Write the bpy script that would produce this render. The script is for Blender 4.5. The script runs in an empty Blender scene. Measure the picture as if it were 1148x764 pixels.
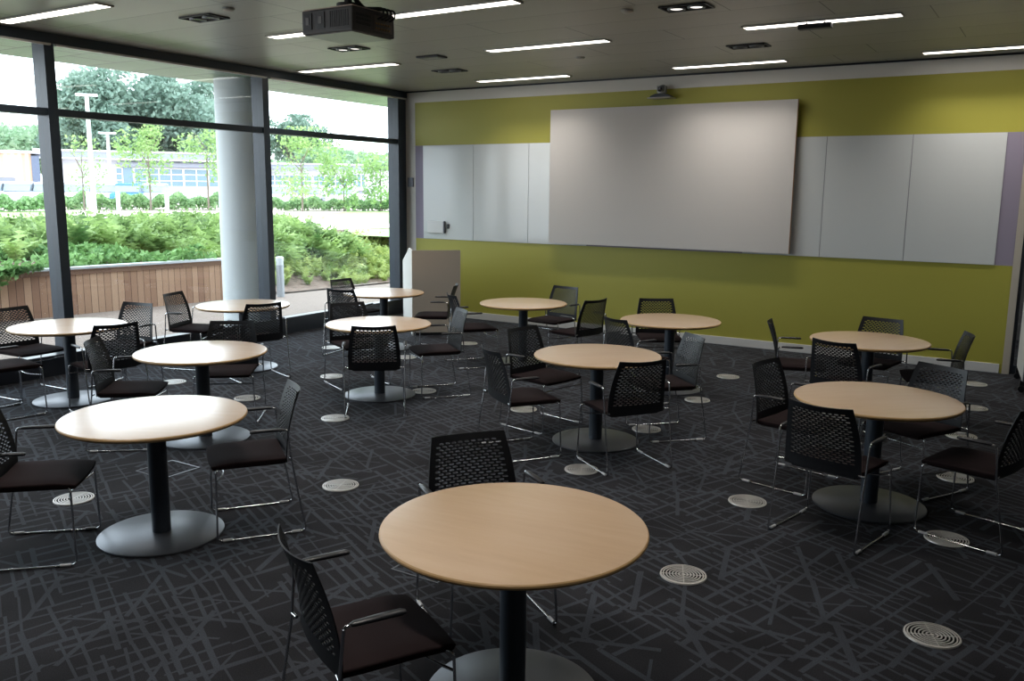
import bpy, bmesh, math, random
from mathutils import Vector, Matrix
random.seed(7)
scene = bpy.context.scene
COL = scene.collection
PI = math.pi

# ---------------------------------------------------------------- helpers
def lin(c):
    c = c / 255.0
    return c / 12.92 if c <= 0.04045 else ((c + 0.055) / 1.055) ** 2.4
def rgb(r, g, b): return (lin(r), lin(g), lin(b), 1.0)

def mat(name, col, rough=0.5, metal=0.0, spec=0.5, coat=0.0):
    m = bpy.data.materials.new(name); m.use_nodes = True
    b = m.node_tree.nodes['Principled BSDF']
    b.inputs['Base Color'].default_value = col
    b.inputs['Roughness'].default_value = rough
    b.inputs['Metallic'].default_value = metal
    b.inputs['Specular IOR Level'].default_value = spec
    b.inputs['Coat Weight'].default_value = coat
    b.inputs['Coat Roughness'].default_value = 0.12
    return m
def nd(m, t, **kw):
    n = m.node_tree.nodes.new(t)
    for k, v in kw.items(): setattr(n, k, v)
    return n
def lk(m, a, b): m.node_tree.links.new(a, b)
def bsdf(m): return m.node_tree.nodes['Principled BSDF']
def math_n(m, op, a, b=None, c=None):
    n = nd(m, 'ShaderNodeMath', operation=op)
    for i, v in enumerate((a, b, c)):
        if v is None: continue
        if isinstance(v, (int, float)): n.inputs[i].default_value = v
        else: lk(m, v, n.inputs[i])
    return n.outputs[0]
def ramp(m, fac, stops):
    r = nd(m, 'ShaderNodeValToRGB'); e = r.color_ramp.elements
    while len(e) < len(stops): e.new(0.5)
    for i, (p, c) in enumerate(stops): e[i].position = p; e[i].color = c
    lk(m, fac, r.inputs[0]); return r.outputs[0]
def coords(m, scale=(1, 1, 1), rot=(0, 0, 0), obj=True, loc=(0, 0, 0)):
    t = nd(m, 'ShaderNodeTexCoord'); mp = nd(m, 'ShaderNodeMapping')
    mp.inputs['Scale'].default_value = scale; mp.inputs['Rotation'].default_value = rot
    mp.inputs['Location'].default_value = loc
    lk(m, t.outputs['Object' if obj else 'Generated'], mp.inputs[0]); return mp.outputs[0]
def bump(m, h, strength=0.2, dist=0.01):
    b = nd(m, 'ShaderNodeBump'); b.inputs['Strength'].default_value = strength
    b.inputs['Distance'].default_value = dist
    lk(m, h, b.inputs['Height']); lk(m, b.outputs[0], bsdf(m).inputs['Normal'])
def noise(m, vec, scale, detail=2, rough=0.5):
    n = nd(m, 'ShaderNodeTexNoise'); n.inputs['Scale'].default_value = scale
    n.inputs['Detail'].default_value = detail; n.inputs['Roughness'].default_value = rough
    lk(m, vec, n.inputs['Vector']); return n.outputs['Fac']

class MB:
    """collects shapes and links them as ONE mesh object"""
    def __init__(s): s.bm = bmesh.new()
    def box(s, x0, x1, y0, y1, z0, z1, bev=0.0, M=None, fx=None):
        vs = []
        for x in (x0, x1):
            for y in (y0, y1):
                for z in (z0, z1):
                    p = Vector((x + (fx(y) if fx else 0), y, z))
                    vs.append(s.bm.verts.new(M @ p if M else p))
        f = [(0, 1, 3, 2), (4, 6, 7, 5), (0, 4, 5, 1), (2, 3, 7, 6), (0, 2, 6, 4), (1, 5, 7, 3)]
        fs = [s.bm.faces.new([vs[i] for i in q]) for q in f]
        if bev > 0:
            es = list({e for q in fs for e in q.edges})
            bmesh.ops.bevel(s.bm, geom=es, offset=bev, segments=2, profile=0.6, affect='EDGES')
        return s
    def prism(s, pts, h, M=None):
        """pts: 2-D outline; extruded along z from h[0] to h[1]"""
        a = [s.bm.verts.new((M @ Vector((x, y, h[0]))) if M else (x, y, h[0])) for x, y in pts]
        b = [s.bm.verts.new((M @ Vector((x, y, h[1]))) if M else (x, y, h[1])) for x, y in pts]
        n = len(pts)
        s.bm.faces.new(a[::-1]); s.bm.faces.new(b)
        for i in range(n): s.bm.faces.new((a[i], a[(i + 1) % n], b[(i + 1) % n], b[i]))
        return s
    def lathe(s, prof, n=48, M=None):
        rings = []
        for r, z in prof:
            if r < 1e-6:
                p = Vector((0, 0, z)); rings.append([s.bm.verts.new(M @ p if M else p)])
            else:
                ring = []
                for i in range(n):
                    a = 2 * PI * i / n; p = Vector((r * math.cos(a), r * math.sin(a), z))
                    ring.append(s.bm.verts.new(M @ p if M else p))
                rings.append(ring)
        for A, B in zip(rings, rings[1:]):
            for i in range(n):
                j = (i + 1) % n
                if len(A) == 1 and len(B) == 1: continue
                if len(A) == 1: s.bm.faces.new((A[0], B[j], B[i]))
                elif len(B) == 1: s.bm.faces.new((A[i], A[j], B[0]))
                else: s.bm.faces.new((A[i], A[j], B[j], B[i]))
        return s
    def tube(s, pts, r, n=8, flat=(1, 1), up=None):
        pts = [Vector(p) for p in pts]; rings = []
        for i, p in enumerate(pts):
            d = (pts[min(i + 1, len(pts) - 1)] - pts[max(i - 1, 0)]).normalized()
            ref = Vector(up) if up else (Vector((0, 0, 1)) if abs(d.z) < 0.9 else Vector((0, 1, 0)))
            u = d.cross(ref).normalized(); v = u.cross(d).normalized()
            rr = r[i] if isinstance(r, (list, tuple)) else r
            rings.append([s.bm.verts.new(p + u * (math.cos(2 * PI * k / n) * rr * flat[0]) + v * (math.sin(2 * PI * k / n) * rr * flat[1])) for k in range(n)])
        for A, B in zip(rings, rings[1:]):
            for k in range(n): s.bm.faces.new((A[k], A[(k + 1) % n], B[(k + 1) % n], B[k]))
        s.bm.faces.new(rings[0][::-1]); s.bm.faces.new(rings[-1]); return s
    def build(s, name, m, parent=None, smooth=None):
        bmesh.ops.recalc_face_normals(s.bm, faces=s.bm.faces)
        me = bpy.data.meshes.new(name); s.bm.to_mesh(me); s.bm.free()
        return link(name, me, m, parent, smooth)

def link(name, me, m, parent=None, smooth=None):
    if m is not None: me.materials.append(m)
    if smooth is not None:
        for p in me.polygons: p.use_smooth = True
        if smooth < 179: me.set_sharp_from_angle(angle=math.radians(smooth))
    o = bpy.data.objects.new(name, me); COL.objects.link(o)
    if parent: o.parent = parent
    return o
def raw(name, verts, faces, m, parent=None, smooth=None):
    me = bpy.data.meshes.new(name); me.from_pydata(verts, [], faces); me.update()
    return link(name, me, m, parent, smooth)
def tag(o, label=None, cat=None, group=None, kind=None):
    if label: o['label'] = label
    if cat: o['category'] = cat
    if group: o['group'] = group
    if kind: o['kind'] = kind
    return o
def empty(name, loc=(0, 0, 0), rz=0.0):
    o = bpy.data.objects.new(name, None); COL.objects.link(o)
    o.location = loc; o.rotation_euler = (0, 0, rz); o.empty_display_size = 0.1
    return o
def copy_tree(o, parent=None):
    c = o.copy(); COL.objects.link(c); c.parent = parent
    for ch in list(o.children): copy_tree(ch, c)
    return c
def fillet(pts, r, n=4):
    """round the corners of a polyline"""
    pts = [Vector(p) for p in pts]; out = [pts[0]]
    for a, b, c in zip(pts, pts[1:], pts[2:]):
        d1 = (a - b); d2 = (c - b); rr = min(r, d1.length * .45, d2.length * .45)
        p = b + d1.normalized() * rr; q = b + d2.normalized() * rr
        for i in range(n + 1):
            t = i / n; out.append((1 - t) ** 2 * p + 2 * t * (1 - t) * b + t * t * q)
    out.append(pts[-1]); return out

# ---------------------------------------------------------------- materials
M_green = mat('green_wall_paint', rgb(166, 162, 68), 0.5, spec=0.45)
n_ = noise(M_green, coords(M_green), 180, 2); bump(M_green, n_, 0.08, 0.002)
M_white = mat('white_paint', rgb(222, 220, 214), 0.6, spec=0.3)
M_skirt = mat('white_satin_paint', rgb(214, 214, 212), 0.4)
M_purple = mat('lilac_grey_paint', rgb(146, 138, 156), 0.6, spec=0.3)
M_board = mat('whiteboard_enamel', rgb(208, 212, 212), 0.13, spec=0.5)
M_screen = mat('projection_surface', rgb(206, 202, 198), 0.7, spec=0.25)
M_taupe = mat('taupe_laminate', rgb(196, 186, 172), 0.5, spec=0.4)
M_frame = mat('charcoal_blue_frame_metal', rgb(46, 57, 69), 0.42, spec=0.5)
M_sillm = mat('dark_sill_metal', rgb(34, 38, 46), 0.3, spec=0.5)
M_blackp = mat('black_plastic', rgb(26, 28, 32), 0.42, spec=0.5)
M_back = mat('black_mesh_back_plastic', rgb(17, 19, 24), 0.46, spec=0.38)
M_arm = mat('dark_grey_arm_pad', rgb(30, 32, 37), 0.36, spec=0.5)
M_chrome = mat('chrome', rgb(205, 206, 210), 0.14, metal=1.0)
M_glide = mat('clear_glide_plastic', rgb(190, 192, 196), 0.15, spec=0.8)
M_fabric = mat('dark_brown_seat_fabric', rgb(40, 31, 32), 0.95, spec=0.12)
bsdf(M_fabric).inputs['Sheen Weight'].default_value = 0.0
bump(M_fabric, noise(M_fabric, coords(M_fabric), 900, 1), 0.25, 0.001)
M_post = mat('slate_grey_powder_coat', rgb(62, 70, 80), 0.4, spec=0.5)
M_base = mat('grey_metal_base', rgb(102, 106, 113), 0.36, metal=0.6)
M_under = mat('tabletop_underside', rgb(92, 88, 84), 0.6)
M_edge = mat('maple_edge', rgb(196, 160, 112), 0.4)
M_wood = mat('maple_laminate', rgb(214, 180, 143), 0.36, spec=0.5, coat=0.9)
bsdf(M_wood).inputs['Coat Roughness'].default_value = 0.22; bsdf(M_wood).inputs['Coat IOR'].default_value = 1.75
v = coords(M_wood, (1.6, 12, 1.6)); w = noise(M_wood, v, 1.2, 5, 0.65)
lk(M_wood, ramp(M_wood, w, [(0.30, rgb(211, 177, 141)), (0.5, rgb(216, 183, 147)), (0.75, rgb(220, 189, 155))]), bsdf(M_wood).inputs['Base Color'])
M_wood_ = M_wood
M_steel = mat('grille_steel', rgb(214, 212, 208), 0.35, metal=0.4)
M_slot = mat('grille_dark_slot', rgb(9, 9, 10), 0.8, spec=0.1)

# carpet: dark loop pile with a scribbled lattice of lighter strokes
M_carpet = mat('patterned_carpet', rgb(40, 41, 45), 0.95, spec=0.15)
def stroke_layer(rot, Lu, Lv, prob, th0, th1, seed, tilt=0.9):
    m = M_carpet
    sp_ = nd(m, 'ShaderNodeSeparateXYZ'); lk(m, coords(m, (1, 1, 1), (0, 0, rot)), sp_.inputs[0])
    yv = math_n(m, 'DIVIDE', sp_.outputs[1], Lv); j = math_n(m, 'FLOOR', yv)
    w1 = nd(m, 'ShaderNodeTexWhiteNoise', noise_dimensions='1D'); lk(m, math_n(m, 'ADD', j, seed), w1.inputs['W'])
    u = math_n(m, 'MULTIPLY_ADD', w1.outputs['Value'], 7.0, math_n(m, 'DIVIDE', sp_.outputs[0], Lu))
    i = math_n(m, 'FLOOR', u); fu = math_n(m, 'SUBTRACT', math_n(m, 'FRACT', u), 0.5); fv = math_n(m, 'SUBTRACT', math_n(m, 'FRACT', yv), 0.5)
    cb = nd(m, 'ShaderNodeCombineXYZ'); lk(m, i, cb.inputs[0]); lk(m, j, cb.inputs[1]); cb.inputs[2].default_value = seed
    w2 = nd(m, 'ShaderNodeTexWhiteNoise', noise_dimensions='3D'); lk(m, cb.outputs[0], w2.inputs['Vector'])
    s3 = nd(m, 'ShaderNodeSeparateColor'); lk(m, w2.outputs['Color'], s3.inputs[0])
    d = math_n(m, 'SUBTRACT', fv, math_n(m, 'MULTIPLY', math_n(m, 'SUBTRACT', s3.outputs[0], .5), .45))
    d = math_n(m, 'SUBTRACT', d, math_n(m, 'MULTIPLY', math_n(m, 'MULTIPLY', math_n(m, 'SUBTRACT', s3.outputs[1], .5), tilt), fu))
    th = math_n(m, 'MULTIPLY_ADD', s3.outputs[2], th1 - th0, th0)
    on = math_n(m, 'LESS_THAN', math_n(m, 'ABSOLUTE', d), math_n(m, 'DIVIDE', th, Lv))
    return math_n(m, 'MULTIPLY', on, math_n(m, 'LESS_THAN', w2.outputs['Value'], prob))
L1 = stroke_layer(0.42, .42, .068, .72, .005, .015, 1.3)
L2 = stroke_layer(1.88, .38, .10, .64, .005, .017, 17.7)
L3 = stroke_layer(1.15, .46, .23, .50, .007, .019, 41.1, 1.2)
L4 = stroke_layer(-0.25, .42, .19, .46, .006, .016, 73.9, 1.2)
L3 = math_n(M_carpet, 'MAXIMUM', L3, L4)
mx = math_n(M_carpet, 'MAXIMUM', math_n(M_carpet, 'MAXIMUM', L1, L2), L3)
cc = coords(M_carpet); blot = noise(M_carpet, cc, 2.2, 2); grain = noise(M_carpet, cc, 190, 3, 0.85)
amt = math_n(M_carpet, 'MULTIPLY', mx, ramp(M_carpet, blot, [(0.3, (0.55, 0.55, 0.55, 1)), (0.6, (1, 1, 1, 1))]))
mixc = nd(M_carpet, 'ShaderNodeMix', data_type='RGBA'); lk(M_carpet, amt, mixc.inputs[0])
lk(M_carpet, ramp(M_carpet, blot, [(0.3, rgb(34, 34, 37)), (0.7, rgb(46, 46, 50))]), mixc.inputs[6]); mixc.inputs[7].default_value = rgb(66, 70, 77)
mul = nd(M_carpet, 'ShaderNodeMix', data_type='RGBA', blend_type='MULTIPLY'); mul.inputs[0].default_value = 1.0
lk(M_carpet, mixc.outputs[2], mul.inputs[6]); lk(M_carpet, ramp(M_carpet, grain, [(0.25, (0.45, 0.45, 0.45, 1)), (0.75, (1.6, 1.6, 1.6, 1))]), mul.inputs[7])
lk(M_carpet, mul.outputs[2], bsdf(M_carpet).inputs['Base Color'])
bump(M_carpet, math_n(M_carpet, 'ADD', math_n(M_carpet, 'MULTIPLY', mx, 0.6), grain), 0.5, 0.006)

# metal plank ceiling
M_ceil = mat('ceiling_metal_plank', rgb(128, 126, 120), 0.42, metal=0.35)
def plank_ceiling(m, base, wy, wx, k=1.0):
    t = nd(m, 'ShaderNodeTexCoord'); s = nd(m, 'ShaderNodeSeparateXYZ'); lk(m, t.outputs['Object'], s.inputs[0])
    fy = math_n(m, 'FRACT', math_n(m, 'DIVIDE', s.outputs[1], wy)); row = math_n(m, 'FLOOR', math_n(m, 'DIVIDE', s.outputs[1], wy))
    wn = nd(m, 'ShaderNodeTexWhiteNoise', noise_dimensions='1D'); lk(m, row, wn.inputs['W'])
    fx = math_n(m, 'FRACT', math_n(m, 'ADD', math_n(m, 'DIVIDE', s.outputs[0], wx), wn.outputs['Value']))
    seam = math_n(m, 'MAXIMUM', math_n(m, 'LESS_THAN', fy, 0.007 * k / wy), math_n(m, 'LESS_THAN', fx, 0.010 * k / wx))
    mxx = nd(m, 'ShaderNodeMix', data_type='RGBA'); lk(m, seam, mxx.inputs[0]); mxx.inputs[6].default_value = base; mxx.inputs[7].default_value = rgb(84, 84, 80)
    lk(m, mxx.outputs[2], bsdf(m).inputs['Base Color'])
    # shallow pillow across each plank
    c = math_n(m, 'SUBTRACT', fy, 0.5); h = math_n(m, 'MULTIPLY', math_n(m, 'MULTIPLY', c, c), -4.0)
    bump(m, h, 0.5, 0.006)
plank_ceiling(M_ceil, rgb(168, 168, 160), 0.60, 2.4)
M_soffit = mat('soffit_panel', rgb(170, 172, 160), 0.4, metal=0.25)
plank_ceiling(M_soffit, rgb(124, 146, 120), 0.62, 1.5, 3.5)

# glass pane: thin, clear, with a real reflection
M_glass = bpy.data.materials.new('window_glass'); M_glass.use_nodes = True
nt = M_glass.node_tree; nt.nodes.clear()
o_ = nt.nodes.new('ShaderNodeOutputMaterial'); tr = nt.nodes.new('ShaderNodeBsdfTransparent'); gl = nt.nodes.new('ShaderNodeBsdfGlossy')
ms = nt.nodes.new('ShaderNodeMixShader')
tr.inputs[0].default_value = (0.93, 0.95, 0.95, 1); gl.inputs['Roughness'].default_value = 0.0; gl.inputs[0].default_value = (0.9, 0.95, 0.95, 1)
ge = nt.nodes.new('ShaderNodeNewGeometry'); dt = nt.nodes.new('ShaderNodeVectorMath'); dt.operation = 'DOT_PRODUCT'
nt.links.new(ge.outputs['Incoming'], dt.inputs[0]); nt.links.new(ge.outputs['Normal'], dt.inputs[1])
c_ = math_n(M_glass, 'POWER', math_n(M_glass, 'SUBTRACT', 1.0, math_n(M_glass, 'ABSOLUTE', dt.outputs['Value'])), 5.0)
nt.links.new(math_n(M_glass, 'MULTIPLY_ADD', c_, 0.96, 0.035), ms.inputs[0]); nt.links.new(tr.outputs[0], ms.inputs[1]); nt.links.new(gl.outputs[0], ms.inputs[2]); nt.links.new(ms.outputs[0], o_.inputs[0])

def emit(name, col, s):
    m = bpy.data.materials.new(name); m.use_nodes = True; b = bsdf(m)
    b.inputs['Base Color'].default_value = (0.9, 0.9, 0.9, 1); b.inputs['Emission Color'].default_value = col; b.inputs['Emission Strength'].default_value = s
    return m
M_lamp = emit('linear_light_diffuser', (1.0, 0.93, 0.85, 1), 4.5)
M_spot = emit('warm_spot_lens', (1.0, 0.95, 0.88, 1), 1.6)

# ---------------------------------------------------------------- room
D = 11.576          # green wall plane
ZC = 3.63
def wx(y): return -9.0791 - 0.023323 * y      # plane of the window wall's inner face
YB, XR = -3.4, 3.3
def struct(o): o['kind'] = 'structure'; return o

struct(MB().box(-9.75, XR, YB, 14.6, -0.12, 0.0).build('floor', M_carpet))
struct(MB().box(-9.52, XR, YB, D + 0.14, ZC, ZC + 0.25).build('ceiling', M_ceil))

# wall_front : green wall with its painted bands, each band a real change of finish
wf = empty('wall_front', (0, 0, 0)); struct(wf)
MB().box(-9.52, -0.46, D, D + 0.14, 3.447, ZC).box(-9.52, -9.155, D, D + 0.14, 0.0, 3.447).build('white_margin', M_white, wf)
MB().box(-9.155, -0.46, D, D + 0.14, 2.766, 3.447).build('green_upper_band', M_green, wf)
MB().box(-9.155, -0.46, D, D + 0.14, 0.0, 1.259).build('green_lower_band', M_green, wf)
MB().box(-9.155, -0.46, D, D + 0.14, 1.259, 2.766).build('lilac_middle_band', M_purple, wf)
struct(MB().box(-0.46, 0.62, D, D + 0.14, 2.9, ZC).box(0.62, XR, D, D + 0.14, 0, ZC).build('wall_front_return', M_white)).name = 'trim_2'
struct(MB().box(-9.15, -0.49, D - 0.016, D, 0.0, 0.108, 0.003).build('baseboard_front', M_skirt))
struct(MB().box(-9.4, XR, D - 0.02, D, ZC - 0.022, ZC - 0.001).build('trim_1', M_sillm))
M_dim = mat('dimmed_unseen_wall_grey', rgb(150, 146, 140), 0.7)  # grey of the unseen walls, darkened to cut their bounce light
struct(MB().box(XR, XR + 0.14, YB, 14.6, 0, ZC).build('wall_right', M_dim))
struct(MB().box(-9.5, XR, YB - 0.14, YB, 0, ZC).build('wall_back', M_dim))

# door_1 : pale frame and glazed leaf at the right end of the green wall
d1 = empty('door_1', (0, D, 0)); struct(d1)
MB().box(-0.46, -0.385, -0.03, 0.14, 0, 2.9).box(0.55, 0.62, -0.03, 0.14, 0, 2.9).box(-0.385, 0.55, -0.03, 0.14, 2.83, 2.9).build('door_frame', mat('pale_timber_frame', rgb(186, 178, 164), 0.5), d1)
MB().box(-0.385, 0.55, 0.05, 0.062, 0.1, 2.83).build('glass_leaf', M_glass, d1)
MB().box(-0.385, 0.55, 0.035, 0.08, 0.0, 0.10).box(-0.385, -0.35, 0.035, 0.08, 0.1, 2.83).build('leaf_rail', M_post, d1)
struct(MB().box(-1.6, XR, 14.45, 14.6, 0, ZC).box(-1.7, -1.6, D + 0.14, 14.6, 0, ZC).build('wall_corridor', mat('grey_corridor_paint', rgb(120, 122, 126), 0.6)))
struct(MB().box(-1.7, XR, D + 0.14, 14.6, 2.9, 3.1).build('ceiling_corridor', M_white)).name = 'trim_3'

# ---------------------------------------------------------------- window wall
struct(MB().box(-.15, 0, YB, -0.52, 0, ZC, fx=wx).build('wall_left', M_dim))  # unseen stretch made solid instead of glazed, to cut daylight
BAYS = [(-0.52, 2.48, 4), (2.48, 5.50, 1), (5.50, 8.52, 2), (8.52, D - 0.0, 3)]
for y0, y1, num in BAYS:
    w = empty('window_%d' % num, (0, 0, 0)); struct(w)
    MB().box(-0.07, 0.03, y0, y1, 3.525, ZC - 0.002, fx=wx).box(-0.20, -0.07, y0, y1, 3.54, ZC - 0.002, fx=wx).build('head_frame', M_frame, w)
    MB().box(-0.005, 0.035, y0 + .06, y1, 3.505, 3.525, fx=wx).build('blind_pelmet', M_skirt, w)
    MB().box(-0.20, 0.0, y0, y1, 0.0, 0.215, fx=wx).box(-0.13, 0.012, y0, y1, 0.20, 0.232, fx=wx).build('window_sill', M_sillm, w)
    MB().box(-0.15, -0.02, y0 + 0.03, y1 - .03, 2.79, 2.865, fx=wx).build('transom', M_frame, w)
    MB().box(-0.22, 0.0, y1 - 0.06 if num != 3 else y1 - 0.20, y1 + 0.05 if num != 3 else y1 - .001, 0.0, ZC - 0.004, fx=wx).build('mullion', M_frame, w)
    MB().box(-0.115, -0.105, y0 + 0.03, y1 - 0.05, 0.215, 2.80, fx=wx).build('lower_pane', M_glass, w)
    MB().box(-0.115, -0.105, y0 + 0.03, y1 - 0.05, 2.86, 3.54, fx=wx).build('upper_pane', M_glass, w)

# ---------------------------------------------------------------- things on the green wall
pl = None
BG = 'glossy whiteboard panels set side by side along the green wall'
labs = ['leftmost glossy whiteboard panel on the green wall, carrying the small white control box',
        'second glossy whiteboard panel from the left, between two thin joints left of the big screen',
        'glossy whiteboard panel tucked behind the left edge of the big projection screen',
        'glossy whiteboard panel showing just right of the big projection screen',
        'glossy whiteboard panel in the middle of the three right of the screen',
        'rightmost glossy whiteboard panel, ending at the lilac strip by the door']
for (x0, x1), lb in zip([(-8.985, -7.99), (-7.985, -6.972), (-6.967, -5.96), (-3.62, -2.622), (-2.617, -1.632), (-1.627, -0.647)], labs):
    o = MB().box(x0, x1 - 0.002, -0.012, -0.0005, 1.262, 2.763, 0.0015).build('whiteboard_panel', M_board)
    o.location = (0, D, 0); tag(o, lb, 'whiteboard', BG)

scr = empty('projection_screen', (0, D, 0)); tag(scr, 'large blank white projection screen board standing off the green wall', 'screen')
MB().box(-6.55, -2.985, -0.105, -0.065, 1.285, 3.225, 0.002).build('screen_surface', M_screen, scr)
MB().box(-2.9855, -2.979, -0.104, -0.066, 1.285, 3.225).build('edge_lipping', mat('tan_edge_lipping', rgb(150, 118, 92), 0.5), scr)
MB().box(-6.2, -3.4, -0.065, -0.001, 1.5, 1.6).box(-6.2, -3.4, -0.065, -0.001, 2.9, 3.0).build('wall_batten', M_post, scr)

vc = empty('conference_camera', (-4.82, D - 0.10, 3.33)); tag(vc, 'small black and silver video camera on a bracket above the projection screen', 'camera')
MB().box(-0.17, 0.17, -0.10, 0.098, -0.018, -0.006, 0.004).build('shelf_bracket', mat('silver_bracket', rgb(176, 170, 166), 0.35, metal=0.5), vc)
MB().prism([(-0.155, 0), (0.155, 0), (0.13, 0.02), (0.06, 0.045), (-0.06, 0.045), (-0.13, 0.02)], (-0.06, 0.07), Matrix.Rotation(PI / 2, 4, 'X')).build('camera_base', M_blackp, vc)
MB().lathe([(0, 0.04), (0.05, 0.04), (0.055, 0.07), (0, 0.07)], 24).box(-0.062, -0.048, -0.03, 0.03, 0.06, 0.15, .004).box(0.048, 0.062, -0.03, 0.03, 0.06, 0.15, .004).build('swivel_yoke', mat('silver_plastic', rgb(150, 150, 152), 0.35, metal=0.4), vc)
Mh = Matrix.Translation((0, 0, 0.115)) @ Matrix.Rotation(math.radians(105), 4, 'X')
hd = MB().lathe([(0, -0.07), (0.03, -0.07), (0.046, -0.05), (0.046, 0.05), (0.040, 0.062), (0, 0.062)], 28, Mh).build('camera_head', mat('grey_camera_head', rgb(110, 112, 114), 0.3, metal=0.3), vc, 40)
MB().lathe([(0, 0.062), (0.033, 0.062), (0.033, 0.075), (0.026, 0.075), (0.02, 0.066), (0, 0.070)], 24, Mh).build('lens', mat('black_lens_glass', rgb(8, 8, 12), 0.08), hd, 40)

wb = empty('control_box', (-8.70, D - 0.013, 1.36)); tag(wb, 'small white box with a dark sensor, mounted low on the leftmost whiteboard', 'control box')
MB().box(-0.175, 0.15, -0.045, 0, 0, 0.195, 0.005).build('casing', M_skirt, wb)
MB().box(0.151, 0.165, -0.044, -0.001, 0.0, 0.195).build('shaded_side_strip', mat('shaded_side_grey', rgb(104, 110, 118), 0.5), wb)  # grey strip paints the shaded side of the white casing
MB().box(0.205, 0.24, -0.02, 0, 0.075, 0.15, 0.004).build('black_sensor', M_blackp, wb)

tag(MB().box(-9.30, -9.19, D - 0.03, D - 0.001, 2.10, 2.25, 0.006).build('wall_sensor', mat('grey_sensor_plastic', rgb(130, 134, 146), 0.5)), 'small grey square sensor box on the white strip beside the window corner', 'sensor')

# taupe fronted cupboard with white flank
A = Vector((-7.727, 9.673)); Cc = Vector((-7.221, 10.134)); B = Vector((-9.08, 11.13))
cab = empty('low_partition', (A.x, A.y, 0)); tag(cab, 'waist-high partition with taupe face and white flank in the window corner', 'partition')
ac = (Cc - A); ab = (B - A); nf = Vector((ac.y, -ac.x)).normalized()
if nf.y > 0: nf = -nf
body = [(0, 0), (ac.x, ac.y), (ac.x + ab.x * .03, ac.y + ab.y * .03), (ab.x * .03, ab.y * .03)]
MB().prism([(x * .985, y * .985) for x, y in body], (0.06, 1.20)).build('body', M_taupe, cab)
MB().prism([(0, 0), (ac.x, ac.y), (ac.x + nf.x * .02, ac.y + nf.y * .02), (nf.x * .02, nf.y * .02)], (0.045, 1.215)).build('front_panel', M_taupe, cab)
MB().prism([(0.005, .005), (ac.x, ac.y), (ac.x + ab.x * .028, ac.y + ab.y * .028), (ab.x * .028, ab.y * .028 + .01)], (0.0, 0.06)).build('plinth', M_blackp, cab)
ang = math.atan2(ab.y, ab.x); Ls = ab.length
Mw = Matrix.Rotation(ang, 4, 'Z') @ Matrix.Rotation(PI / 2, 4, 'X')
MB().prism([(0.0, 0.0), (Ls, 0.0), (Ls, 0.92), (Ls * .55, 1.10), (Ls * .30, 1.212), (0.0, 1.212)], (0.0, 0.022), Mw).build('white_flank', M_white, cab)

# mobile whiteboard at the far right edge
mw = empty('mobile_whiteboard', (-0.25, 10.98, 0), math.radians(5.3)); tag(mw, 'white freestanding board on castors cut off by the right edge, before the glazed door', 'whiteboard')
MB().box(-0.02, 0.02, -0.52, 0.42, 0.13, 1.95, 0.01).build('board', M_skirt, mw)
MB().box(-0.012, 0.012, -0.535, -0.52, 0.13, 1.96).box(-0.012, 0.012, 0.42, 0.435, 0.13, 1.96).build('edge_frame', M_base, mw)
for sy in (-0.42, 0.34):
    ft = MB().box(-0.03, 0.28, sy - 0.02, sy + 0.02, 0.07, 0.13, 0.006).build('foot', M_blackp, mw)
    for sx in (-0.01, 0.25):
        MB().lathe([(0, -0.012), (0.034, -0.012), (0.034, 0.012), (0, 0.012)], 20, Matrix.Translation((sx, sy, 0.034)) @ Matrix.Rotation(PI / 2, 4, 'X')).build('castor', M_blackp, ft, 40)

# ---------------------------------------------------------------- ceiling fittings
def ceiling_light(x0, x1, y, lab, z=ZC):
    e = empty('linear_light', ((x0 + x1) / 2, y, z)); h = (x1 - x0) / 2
    tag(e, lab, 'ceiling light', 'bright linear lights recessed in the metal ceiling')
    MB().box(-h, h, -0.075, 0.075, -0.012, -0.004).build('diffuser', M_lamp, e)
    MB().box(-h - .012, h + .012, -0.09, -0.075, -0.015, -0.001).box(-h - .012, h + .012, 0.075, 0.09, -0.015, -0.001).box(-h - .012, -h, -.075, .075, -0.015, -0.001).box(h, h + .012, -.075, .075, -0.015, -0.001).build('trim_frame', M_ceil, e)
    al = bpy.data.lights.new('lamp', 'AREA'); al.shape = 'RECTANGLE'; al.size = x1 - x0 - .04; al.size_y = .10; al.energy = LAMP_W; al.spread = math.radians(LAMP_SPREAD); al.color = (1.0, .94, .87)
    lo = bpy.data.objects.new('lamp', al); COL.objects.link(lo); lo.parent = e; lo.location = (0, 0, -.016)
    return e
LAMP_W, LAMP_SPREAD = 12.5, 104.0
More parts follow.
